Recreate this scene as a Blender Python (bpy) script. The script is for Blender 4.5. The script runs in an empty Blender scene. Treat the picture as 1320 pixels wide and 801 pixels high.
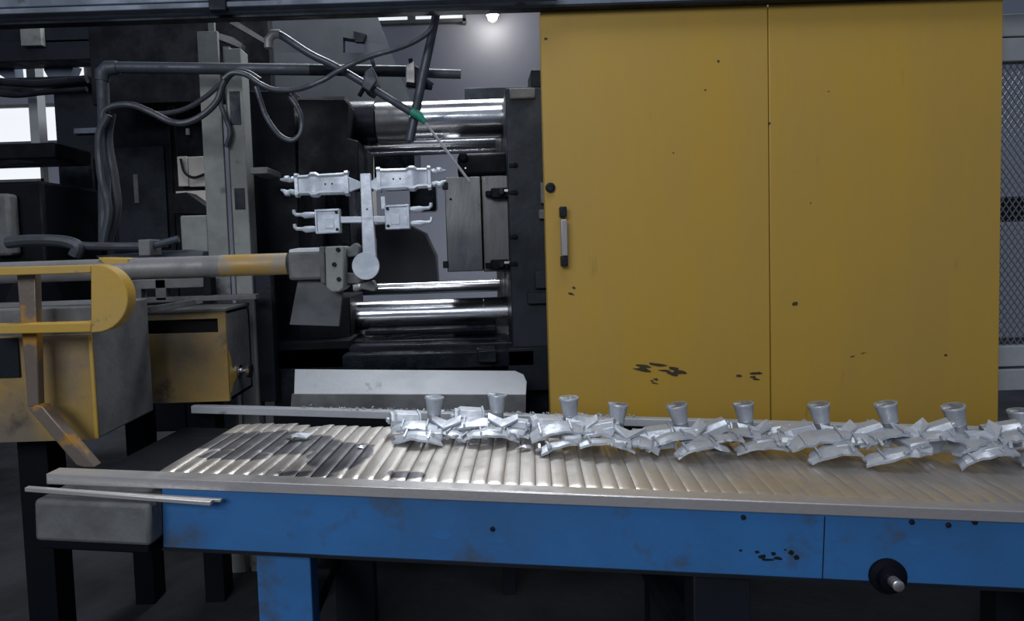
import bpy, bmesh, math, random
from mathutils import Vector, Matrix, Euler
random.seed(7)
PI = math.pi
scene = bpy.context.scene
COL = scene.collection

# ------------------------------------------------------------------ camera
F = 850.0; PX, PY = 610.0, 368.0            # focal length and principal point for a 1320x801 frame
H = 1.45
ROT = Euler((PI/2 - 0.055, 0, 0)).to_matrix() @ Matrix.Rotation(-0.032, 3, 'Z')
cd = bpy.data.cameras.new('camera'); cam = bpy.data.objects.new('camera', cd); COL.objects.link(cam)
cd.sensor_fit = 'HORIZONTAL'; cd.sensor_width = 36; cd.lens = 36*F/1320
cd.shift_x = (660-PX)/1320; cd.shift_y = (PY-400.5)/1320
cd.clip_start = 0.05; cd.clip_end = 100
cam.matrix_world = Matrix.Translation((0, 0, H)) @ ROT.to_4x4()
scene.camera = cam

# ------------------------------------------------------------------ world, lights, exposure
world = bpy.data.worlds.new('hall_ambient'); scene.world = world; world.use_nodes = True
bg = world.node_tree.nodes['Background']; bg.inputs[0].default_value = (0.52, 0.66, 1.0, 1); bg.inputs[1].default_value = 0.14
scene.view_settings.view_transform = 'Standard'; scene.view_settings.look = 'None'
scene.view_settings.exposure = 0.42; scene.view_settings.gamma = 1.0; scene.view_settings.use_curve_mapping = False
def area(name, loc, target, sx, sy, power, col):
    l = bpy.data.lights.new(name, 'AREA'); l.shape = 'RECTANGLE'; l.size = sx; l.size_y = sy
    l.energy = power; l.color = col
    o = bpy.data.objects.new(name, l); COL.objects.link(o); o.location = loc
    o.rotation_euler = (Vector(target)-Vector(loc)).to_track_quat('-Z', 'Y').to_euler()
    return o
area('added_front_key', (-2.5, -4.5, 4.2), (0.2, 2.4, 1.2), 4.5, 2.2, 210, (0.93, 0.96, 1.0))  # unseen key light added behind the camera for the door front; no window built
area('added_aisle_fill', (0.6, 0.9, 5.6), (0.4, 1.5, 0), 3.5, 1.6, 60, (0.95, 0.97, 1.0))  # unseen fill added above the aisle to help light the door
area('added_belt_fill', (-0.1, 5.2, 5.4), (-0.1, 2.6, .6), 2.6, 1.6, 245, (0.92, 0.96, 1.0))  # unseen light added over the machine to brighten the belt and top faces

# ------------------------------------------------------------------ helpers
def W(px, py, Y):
    d = ROT @ Vector(((px-PX)/F, -(py-PY)/F, -1.0))
    t = Y/d.y
    return Vector((d.x*t, Y, H + d.z*t))
def WZ(px, py, z):
    d = ROT @ Vector(((px-PX)/F, -(py-PY)/F, -1.0))
    t = (z-H)/d.z
    return Vector((d.x*t, d.y*t, z))

def smooth_path(pts, n=6):
    pts = [Vector(p) for p in pts]
    if len(pts) < 3: return pts
    out = []
    P = [pts[0]*2-pts[1]] + pts + [pts[-1]*2-pts[-2]]
    for i in range(1, len(P)-2):
        a, b, c, d = P[i-1:i+3]
        for k in range(n):
            t = k/n
            out.append(0.5*((2*b)+(c-a)*t+(2*a-5*b+4*c-d)*t*t+(3*b-a-3*c+d)*t**3))
    out.append(pts[-1]); return out

class MB:
    def __init__(s): s.v = []; s.f = []
    def add(s, vs, fs):
        n = len(s.v); s.v += [Vector(v) for v in vs]; s.f += [tuple(n+i for i in f) for f in fs]; return s
    def box(s, x0, x1, y0, y1, z0, z1, M=None):
        vs = [Vector((x, y, z)) for z in (z0, z1) for y in (y0, y1) for x in (x0, x1)]
        if M is not None: vs = [M @ v for v in vs]
        return s.add(vs, [(0,2,3,1),(4,5,7,6),(0,1,5,4),(2,6,7,3),(0,4,6,2),(1,3,7,5)])
    def pbox(s, px0, py0, px1, py1, Y0, Y1):          # front face fills a pixel rectangle at depth Y0
        c = W((px0+px1)/2, (py0+py1)/2, Y0); k = Y0/F
        w = abs(px1-px0)*k/2; h = abs(py1-py0)*k/2
        return s.box(c.x-w, c.x+w, Y0, Y1, c.z-h, c.z+h)
    def prism(s, pts, off):                             # planar outline, extruded by vector off
        pts = [Vector(p) for p in pts]; off = Vector(off); n = len(pts)
        fs = [tuple(range(n)), tuple(range(2*n-1, n-1, -1))]
        fs += [(i, n+i, n+(i+1) % n, (i+1) % n) for i in range(n)]
        return s.add(pts+[p+off for p in pts], fs)
    def pprism(s, pp, Y0, Y1):
        return s.prism([W(x, y, Y0) for x, y in pp], (0, Y1-Y0, 0))
    def tube(s, path, r, n=12, cap=True):
        path = [Vector(p) for p in path]; m = len(path)
        rs = r if isinstance(r, (list, tuple)) else [r]*m
        t0 = (path[1]-path[0]).normalized()
        up = Vector((0, 0, 1)) if abs(t0.z) < .9 else Vector((0, 1, 0))
        a = t0.cross(up).normalized()
        vs = []
        for i, p in enumerate(path):
            t = (path[min(i+1, m-1)]-path[max(i-1, 0)]).normalized()
            a = (a - t*a.dot(t)).normalized(); b = t.cross(a)
            for k in range(n):
                q = 2*PI*k/n
                vs.append(p + (a*math.cos(q)+b*math.sin(q))*rs[i])
        fs = []
        for i in range(m-1):
            for k in range(n):
                k2 = (k+1) % n
                fs.append((i*n+k, i*n+k2, (i+1)*n+k2, (i+1)*n+k))
        if cap: fs += [tuple(range(n-1, -1, -1)), tuple((m-1)*n+k for k in range(n))]
        return s.add(vs, fs)
    def cyl(s, a, b, r, n=20): return s.tube([a, b], r, n)
    def lathe(s, a, axis, prof, n=24):                  # prof: (distance along axis, radius)
        a = Vector(a); ax = Vector(axis).normalized()
        return s.tube([a+ax*h for h, r in prof], [r for h, r in prof], n)
    def build(s, name, m, parent=None, bev=0.0, smooth=35, base=None):
        me = bpy.data.meshes.new(name)
        if parent is not None:
            org = root_loc(parent)
        elif base is not None: org = Vector(base)
        else:
            n = len(s.v); org = sum(s.v, Vector())/n; org.z = min(v.z for v in s.v)
        me.from_pydata([v-org for v in s.v], [], s.f); me.validate()
        bm = bmesh.new(); bm.from_mesh(me); bmesh.ops.recalc_face_normals(bm, faces=bm.faces); bm.to_mesh(me); bm.free()
        if smooth:
            for p in me.polygons: p.use_smooth = True
            me.set_sharp_from_angle(angle=math.radians(smooth))
        o = bpy.data.objects.new(name, me); COL.objects.link(o)
        me.materials.append(M[m])
        if parent is not None: o.parent = parent
        else: o.location = org
        if bev:
            b = o.modifiers.new('edge', 'BEVEL'); b.width = bev; b.segments = 2; b.limit_method = 'ANGLE'; b.angle_limit = math.radians(40)
        return o
def root_loc(o):
    while o.parent: o = o.parent
    return o.location.copy()
def tag(o, label, cat, group=None):
    o['label'] = label; o['category'] = cat
    if group: o['group'] = group
    return o
def thing(name, label, cat, loc, group=None):
    o = bpy.data.objects.new(name, None); COL.objects.link(o); o.location = loc; o.empty_display_size = .1
    return tag(o, label, cat, group)
def struct(o): o['kind'] = 'structure'; return o
def mid(*v): return sum((Vector(a) for a in v), Vector())/len(v)

# ------------------------------------------------------------------ materials (procedural)
M = {}
def mat(name, col, rough=.5, metal=0.0, col2=None, scale=6, lo=.42, hi=.62, bump=0.0, bscale=60, rvar=.12, stretch=(1,1,1), emit=None, estr=0, col3=None, s3=30, lo3=.62, hi3=.7, spec=.5):
    m = bpy.data.materials.new(name); m.use_nodes = True; nt = m.node_tree; N = nt.nodes; L = nt.links
    b = N['Principled BSDF']; b.inputs['Roughness'].default_value = rough; b.inputs['Metallic'].default_value = metal
    b.inputs['Specular IOR Level'].default_value = spec
    b.inputs['Base Color'].default_value = (*col, 1)
    tc = N.new('ShaderNodeTexCoord'); mp = N.new('ShaderNodeMapping'); mp.inputs['Scale'].default_value = stretch
    L.new(tc.outputs['Object'], mp.inputs['Vector'])
    oi = N.new('ShaderNodeObjectInfo'); L.new(oi.outputs['Random'], mp.inputs['Location'])
    def mixer(prev, c2, sc, lo, hi):
        nz = N.new('ShaderNodeTexNoise'); nz.inputs['Scale'].default_value = sc; nz.inputs['Detail'].default_value = 6; nz.inputs['Roughness'].default_value = .62
        L.new(mp.outputs[0], nz.inputs['Vector'])
        r = N.new('ShaderNodeMapRange'); r.inputs[1].default_value = lo; r.inputs[2].default_value = hi
        L.new(nz.outputs['Fac'], r.inputs[0])
        mx = N.new('ShaderNodeMix'); mx.data_type = 'RGBA'
        L.new(r.outputs[0], mx.inputs[0])
        if prev is None: mx.inputs[6].default_value = (*col, 1)
        else: L.new(prev, mx.inputs[6])
        mx.inputs[7].default_value = (*c2, 1)
        return mx.outputs[2], r
    if col2:
        out, r = mixer(None, col2, scale, lo, hi)
        if col3: out, _ = mixer(out, col3, s3, lo3, hi3)
        L.new(out, b.inputs['Base Color'])
        rr = N.new('ShaderNodeMapRange'); rr.inputs[3].default_value = max(.05, rough-rvar); rr.inputs[4].default_value = min(1, rough+rvar)
        L.new(r.outputs[0], rr.inputs[0]); L.new(rr.outputs[0], b.inputs['Roughness'])
    if bump:
        nz = N.new('ShaderNodeTexNoise'); nz.inputs['Scale'].default_value = bscale; nz.inputs['Detail'].default_value = 4
        L.new(mp.outputs[0], nz.inputs['Vector'])
        bp = N.new('ShaderNodeBump'); bp.inputs['Strength'].default_value = bump; bp.inputs['Distance'].default_value = .01
        L.new(nz.outputs['Fac'], bp.inputs['Height']); L.new(bp.outputs[0], b.inputs['Normal'])
    if emit:
        b.inputs['Emission Color'].default_value = (*emit, 1); b.inputs['Emission Strength'].default_value = estr
    M[name] = m; return m

mat('concrete', (0.0225,0.025,0.0316), .75, col2=(0.009,0.01,0.0126), scale=2, bump=.3, bscale=20)
mat('wall_grey', (0.4402,0.461,0.5459), .85, col2=(0.3735,0.3853,0.4472), scale=.6, lo=.3, hi=.7)
mat('roof_grey', (.25,.26,.28), .8, col2=(.18,.19,.2), scale=1)
mat('daylight', (.8,.8,.8), .5, emit=(.93,.96,1.0), estr=.60)
mat('yellow_door', (0.4105,0.253,0.033), .52, col2=(0.357,0.2254,0.0424), scale=1.6, lo=.35, hi=.65, stretch=(1.6,1,.35), col3=(0.1785,0.1196,0.0377), s3=7, lo3=.66, hi3=.80, bump=.03, bscale=8)
mat('yellow_worn_dim', (.30,.19,.045), .65, col2=(.15,.12,.085), scale=3.2, lo=.34, hi=.56, col3=(.06,.045,.035), s3=5, lo3=.58, hi3=.70, bump=.1)  # dirt and wear, darkened further to stand in for light falling off here
mat('yellow_arm', (.42,.26,.04), .5, col2=(.38,.25,.06), scale=5, col3=(.16,.12,.07), s3=11, lo3=.66, hi3=.74, bump=.05)
mat('yellow_bare', (0.1771,0.143,0.1155), .5, .4, col2=(0.3622,0.1795,0.0262), scale=5, lo=.52, hi=.58, bump=.08)
mat('dusty_tube', (.20,.20,.205), .6, .2, col2=(.14,.14,.142), scale=8, bump=.1)
mat('yellow_tube', (.34,.21,.05), .55, col2=(.22,.20,.17), scale=7, lo=.45, hi=.6, bump=.08)
mat('flap_grey', (.075,.080,.088), .7, .1, col2=(.058,.062,.068), scale=6, bump=.1)
mat('blue_paint', (0.0326,0.1437,0.3647), .45, col2=(0.0238,0.1065,0.2661), scale=2.5, lo=.4, hi=.68, col3=(0.0542,0.0639,0.0739), s3=6, lo3=.57, hi3=.74, bump=.06)
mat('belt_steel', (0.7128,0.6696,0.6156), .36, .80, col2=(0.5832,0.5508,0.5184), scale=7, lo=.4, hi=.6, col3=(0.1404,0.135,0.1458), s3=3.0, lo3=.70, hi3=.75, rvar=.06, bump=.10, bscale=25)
mat('flange_steel', (0.5775,0.5637,0.5637), .42, .65, col2=(0.44,0.4125,0.3987), scale=5, bump=.08)
mat('cast_alu', (.48,.51,.56), .45, .40, col2=(.38,.41,.45), scale=12, bump=.18, bscale=40)
mat('held_alu', (0.4588,0.4958,0.555), .5, .35, col2=(0.3996,0.444,0.5032), scale=14, bump=.1, bscale=40)
mat('white_plate', (0.4867,0.5054,0.5335), .5, .2, col2=(0.4118,0.4306,0.4586), scale=5, col3=(0.1498,0.1544,0.1591), s3=4.5, lo3=.64, hi3=.72, bump=.08)
mat('dusty_grey', (0.1224,0.126,0.1296), .75, col2=(0.0792,0.0814,0.085), scale=6, bump=.15)
mat('post_grey', (0.2116,0.2254,0.2162), .75, col2=(0.1564,0.1656,0.161), scale=5, lo=.4, hi=.65, col3=(0.0736,0.0782,0.0782), s3=9, lo3=.62, hi3=.75, bump=.1)
mat('pipe_grey', (0.054,0.064,0.0834), .55, .2, col2=(0.0383,0.045,0.0575), scale=9, bump=.08)
mat('rail_grey', (0.1295,0.1573,0.2068), .6, .1, col2=(0.089,0.1079,0.1396), scale=5, col3=(0.0486,0.0539,0.0641), s3=8, bump=.1)
mat('dark_steel', (0.0165,0.0206,0.0273), .5, .3, col2=(0.0108,0.0131,0.0174), scale=6, bump=.1, spec=.15)
mat('black_steel', (0.0031,0.0046,0.0083), .6, .1, col2=(0.0021,0.003,0.0054), scale=5, bump=.1, spec=.15)
mat('oily_dark', (0.0111,0.0141,0.0194), .35, .4, col2=(0.0204,0.0242,0.0312), scale=7, bump=.15, spec=.15)
mat('platen', (0.0314,0.0375,0.048), .55, .35, col2=(0.0229,0.0273,0.0346), scale=5, bump=.1, spec=.15)
mat('chrome', (.72,.73,.75), .22, 1.0, col2=(.60,.60,.62), scale=4, rvar=.06, stretch=(.3,1,1))
mat('bright_edge', (.62,.61,.59), .35, .9)
mat('die_steel', (0.162,0.165,0.168), .38, .85, col2=(0.114,0.117,0.12), scale=5, stretch=(1,1,.3), bump=.05)
mat('rubber', (0.0099,0.012,0.0161), .55, col2=(0.0158,0.019,0.0247), scale=12, bump=.05, spec=.15)
mat('hose_grey', (0.0338,0.04,0.0517), .55, col2=(0.0225,0.027,0.0345), scale=10, bump=.05)
mat('green_plastic', (.02,.25,.16), .45, col2=(.015,.19,.12), scale=20)
mat('handle_grey', (0.315,0.3,0.3), .45, .3, col2=(0.255,0.2475,0.2475), scale=10)
mat('hood_grey', (0.0594,0.066,0.0778), .8, col2=(0.0386,0.0429,0.0512), scale=1.2, lo=.35, hi=.65)
mat('pale_panel', (0.675,0.63,0.555), .7, col2=(0.57,0.525,0.465), scale=4)
mat('pale_grey', (0.306,0.323,0.34), .6, col2=(0.255,0.272,0.289), scale=4)
mat('mesh_wire', (0.1872,0.1976,0.2132), .5, .5, col2=(0.1456,0.156,0.1664), scale=9)
mat('black_hole', (.006,.006,.007), .9)
mat('lamp_glow', (.9,.9,.9), .4, emit=(1.0,.93,.80), estr=8)
mat('stain', (.030,.022,.010), .8, col2=(.055,.038,.014), scale=30)

# ------------------------------------------------------------------ setting
struct(MB().box(-9, 9, -6, 9.2, -.1, 0).build('floor', 'concrete', base=(0,0,-.1)))
wb = struct(MB().box(-9, 9, 9.0, 9.2, 0, 7.2).build('wall_back', 'wall_grey', base=(0,9.1,0)))
struct(MB().box(-9.2, -9, -6, 9.2, 0, 7.2).build('wall_left', 'wall_grey', base=(-9.1,0,0)))
struct(MB().box(-9.2, 9.2, 2.5, 9.2, 7.2, 7.35).build('ceiling', 'roof_grey', base=(0,6,7.2)))

def lit_window(name, px0, py0, px1, py1, bars):
    c = W((px0+px1)/2, (py0+py1)/2, 8.94)
    g = MB().pbox(px0, py0, px1, py1, 8.94, 8.98).build(name, 'daylight', base=(c.x, 8.98, c.z))
    struct(g)
    fr = MB(); k = 8.9/F
    fr.pbox(px0-4, py0-4, px0, py1+4, 8.9, 9.0); fr.pbox(px1, py0-4, px1+4, py1+4, 8.9, 9.0)
    fr.pbox(px0-4, py0-4, px1+4, py0, 8.9, 9.0); fr.pbox(px0-4, py1, px1+4, py1+4, 8.9, 9.0)
    fr.build('window_frame', 'post_grey', g)
    for b in bars:
        MB().pbox(b-5, py0, b+5, py1, 8.9, 8.96).build('mullion', 'post_grey', g)
    return g
lit_window('window_1', -120, 140, 74, 184, [45, -40])
lit_window('window_2', -120, 207, 52, 233, [-40])
lit_window('window_3', -90, 72, 108, 106, [42, 68])
lit_window('window_4', 486, 4, 596, 25, [530])

# ------------------------------------------------------------------ conveyor
AL = math.atan(F/9500.0); TL = math.radians(2.2)      # turned 5 degrees to the machine, running slightly downhill
ZT = .86
O0 = WZ(59, 611, ZT); P0 = Vector((O0.x, O0.y, 0))
U = Vector((math.cos(AL)*math.cos(TL), -math.sin(AL)*math.cos(TL), -math.sin(TL))); V = Vector((math.sin(AL), math.cos(AL), 0)); NN = U.cross(V)
CM = Matrix(((U.x,V.x,NN.x,0),(U.y,V.y,NN.y,0),(U.z,V.z,NN.z,0),(0,0,0,1)))
CM.translation = O0 - NN*ZT
def C(u, v, z): return CM @ Vector((u, v, z))
def uv(p): d = Vector(p)-O0; return d.dot(U), d.dot(V)
def WB(px, py, z):                                        # conveyor coordinates of a pixel at local height z
    d = ROT @ Vector(((px-PX)/F, -(py-PY)/F, -1.0)); o = Vector((0, 0, H)); q = O0 + NN*(z-ZT)
    p = o + d*((q-o).dot(NN)/d.dot(NN)) - O0
    return Vector((p.dot(U), p.dot(V), z))
LEN = 4.0
conv = thing('conveyor', 'long blue sided slat conveyor carrying castings past the yellow door', 'conveyor', P0)
MB().box(0, LEN, 0, .054, ZT-.031, ZT, CM).build('edge_flange', 'flange_steel', conv, bev=.003)
MB().box(0, LEN, .790, .828, ZT-.030, ZT, CM).build('edge_flange', 'white_plate', conv, bev=.003)
sp = MB().box(.335, LEN, .008, .022, ZT-.20, ZT-.031, CM).build('side_plate', 'blue_paint', conv, bev=.002)
MB().box(.335, LEN, .802, .816, ZT-.20, ZT-.030, CM).build('side_plate', 'black_steel', conv, bev=.002)
MB().box(.335, LEN, .002, .03, ZT-.206, ZT-.198, CM).build('bottom_lip', 'dark_steel', conv)
MB().box(.30, LEN, .10, .68, ZT-.19, ZT-.045, CM).build('belt_core', 'black_steel', conv)
MB().box(.02, .34, .10, .70, ZT-.17, ZT-.06, CM).build('end_bed', 'black_steel', conv)
eb = MB().box(.0, .333, -.05, .09, ZT-.172, ZT-.055, CM).build('drive_cover', 'dusty_grey', conv, bev=.012)
MB().box(.01, .32, -.035, .08, ZT-.20, ZT-.166, CM).build('cover_base', 'black_steel', conv, bev=.006)
for u in (.665, 1.85, 3.05, 3.8):
    for v in (.03, .71):
        p = C(u, v+.04, ZT-.19)
        MB().box(p.x-.075, p.x+.075, p.y-.04, p.y+.04, 0, p.z).build('leg', 'blue_paint' if u < 1 and v < .1 else 'dark_steel', conv, bev=.004)
    a, b = C(u, .1, 0), C(u, .72, 0)
    MB().box(a.x-.03, a.x+.03, a.y, b.y, .25, .31).build('cross_brace', 'dark_steel', conv, bev=.004)
def on_plate(px, py):                                     # point of the blue side plate under a pixel
    d = ROT @ Vector(((px-PX)/F, -(py-PY)/F, -1.0)); o = Vector((0, 0, H))
    n = V; q = C(0, .008, 0); t = (q-o).dot(n)/d.dot(n); return o+d*t
for px, py in ((958,667),(1175,673),(1222,677),(1256,673),(635,682)):
    p = on_plate(px, py); MB().lathe(p+V*.002, -V, [(0,.007),(.006,.007),(.008,.005)], 6).build('bolt', 'dark_steel', conv)
p = on_plate(1143, 742)
br = MB().lathe(p+V*.002, -V, [(0,.045),(.012,.045),(.016,.032),(.03,.030),(.032,.02)], 24).build('bearing', 'black_steel', conv)
MB().lathe(p-V*.03, -V, [(0,.014),(.025,.014),(.027,.011)], 16).build('shaft_end', 'bright_edge', br)
sm = MB(); p = on_plate(1062, 690)
uu = uv(p)[0]
MB().box(uu-.0009, uu+.0009, .0055, .0085, ZT-.198, ZT-.036, CM).build('plate_joint', 'dark_steel', conv)
for px, py, sx, sy in ((976,712,.011,.007),(983,718,.016,.010),(997,714,.010,.009),(1003,720,.020,.007),(1020,713,.012,.010),(1027,719,.012,.010),(990,722,.024,.005),(1012,709,.006,.004),(280,660,.05,.004),(375,690,.02,.02),(570,690,.04,.018),(640,697,.05,.02),(1180,700,.03,.012),(1075,697,.018,.01),(955,710,.006,.006)):
    p = on_plate(px, py); a, _ = uv(p); pts = []
    for k in range(11):
        q = 2*PI*k/11; r = random.uniform(.65, 1.1)
        pts.append(p - V*.0006 + U*(sx*.7*r*math.cos(q)) + NN*(sy*.7*r*math.sin(q)))
    MB().prism(pts, V*.001).build('oil_smear', 'dark_steel' if py > 705 else 'blue_paint', conv)
# slats
PITCH = .0452; u0 = .282
smb = []
for kind in range(4):
    m = MB(); t = (.0045, .006, .005, .0035)[kind]
    sec = [(0,-.014),(0,.0),(.003,.0015),(.012,.0035),(.026,t),(PITCH-.006,t+.001),(PITCH-.0015,t-.0012),(PITCH-.0008,-.002),(PITCH-.0008,-.014)]
    n = len(sec)
    prof = [(.057,-.004),(.062,-.0005),(.10,0),(.12,.001),(.30,.0012),(.56,.001),(.595,0),(.612,-.004)]
    vs = []
    for v, dz in prof:
        vs += [(u-PITCH/2, v, (z if z < 0 else z+dz)) for u, z in sec]
    fs = [tuple(range(n)), tuple(range(len(vs)-1, len(vs)-1-n, -1))]
    for i in range(len(prof)-1):
        for k in range(n):
            k2 = (k+1) % n; fs.append((i*n+k, (i+1)*n+k, (i+1)*n+k2, i*n+k2))
    m.add(vs, fs); me = bpy.data.meshes.new('slat'); me.from_pydata(m.v, [], m.f)
    bm = bmesh.new(); bm.from_mesh(me); bmesh.ops.recalc_face_normals(bm, faces=bm.faces); bm.to_mesh(me); bm.free()
    for q in me.polygons: q.use_smooth = True
    me.set_sharp_from_angle(angle=math.radians(40)); me.materials.append(M['belt_steel']); smb.append(me)
ns = int((LEN-u0-.02)/PITCH)
for i in range(ns):
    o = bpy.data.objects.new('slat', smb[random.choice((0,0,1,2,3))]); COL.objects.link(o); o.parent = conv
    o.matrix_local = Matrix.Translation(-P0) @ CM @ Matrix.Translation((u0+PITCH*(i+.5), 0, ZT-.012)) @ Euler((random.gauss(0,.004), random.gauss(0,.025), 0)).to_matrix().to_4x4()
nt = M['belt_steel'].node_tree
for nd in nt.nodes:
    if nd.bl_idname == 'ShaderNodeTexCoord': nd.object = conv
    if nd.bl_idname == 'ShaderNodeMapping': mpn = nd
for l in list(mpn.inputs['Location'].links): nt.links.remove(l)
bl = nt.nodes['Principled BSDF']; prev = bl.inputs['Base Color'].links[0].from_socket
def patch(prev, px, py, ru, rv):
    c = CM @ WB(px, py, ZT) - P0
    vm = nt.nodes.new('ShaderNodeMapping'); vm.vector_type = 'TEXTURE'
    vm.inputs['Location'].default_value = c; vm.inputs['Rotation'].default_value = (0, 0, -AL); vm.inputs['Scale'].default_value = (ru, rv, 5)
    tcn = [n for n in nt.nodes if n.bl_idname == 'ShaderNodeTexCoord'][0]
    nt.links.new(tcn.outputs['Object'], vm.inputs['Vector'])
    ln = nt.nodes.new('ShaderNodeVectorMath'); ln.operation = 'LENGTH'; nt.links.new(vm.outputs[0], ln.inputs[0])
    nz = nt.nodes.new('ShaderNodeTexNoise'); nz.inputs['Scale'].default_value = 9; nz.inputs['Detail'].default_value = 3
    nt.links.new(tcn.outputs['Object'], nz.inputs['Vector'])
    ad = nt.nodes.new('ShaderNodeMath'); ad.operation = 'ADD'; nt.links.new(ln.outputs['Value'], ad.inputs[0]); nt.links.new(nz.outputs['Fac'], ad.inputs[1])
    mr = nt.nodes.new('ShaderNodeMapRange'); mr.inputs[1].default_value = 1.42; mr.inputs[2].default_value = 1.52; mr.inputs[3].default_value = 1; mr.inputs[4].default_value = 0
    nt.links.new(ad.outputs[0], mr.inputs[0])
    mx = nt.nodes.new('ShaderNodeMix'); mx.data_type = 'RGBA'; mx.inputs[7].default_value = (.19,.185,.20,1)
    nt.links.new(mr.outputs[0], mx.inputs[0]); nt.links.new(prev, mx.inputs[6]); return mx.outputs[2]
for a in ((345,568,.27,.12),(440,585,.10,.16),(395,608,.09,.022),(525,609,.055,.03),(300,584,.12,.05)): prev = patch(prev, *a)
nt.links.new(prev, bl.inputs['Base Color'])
ZB = ZT-.004

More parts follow.
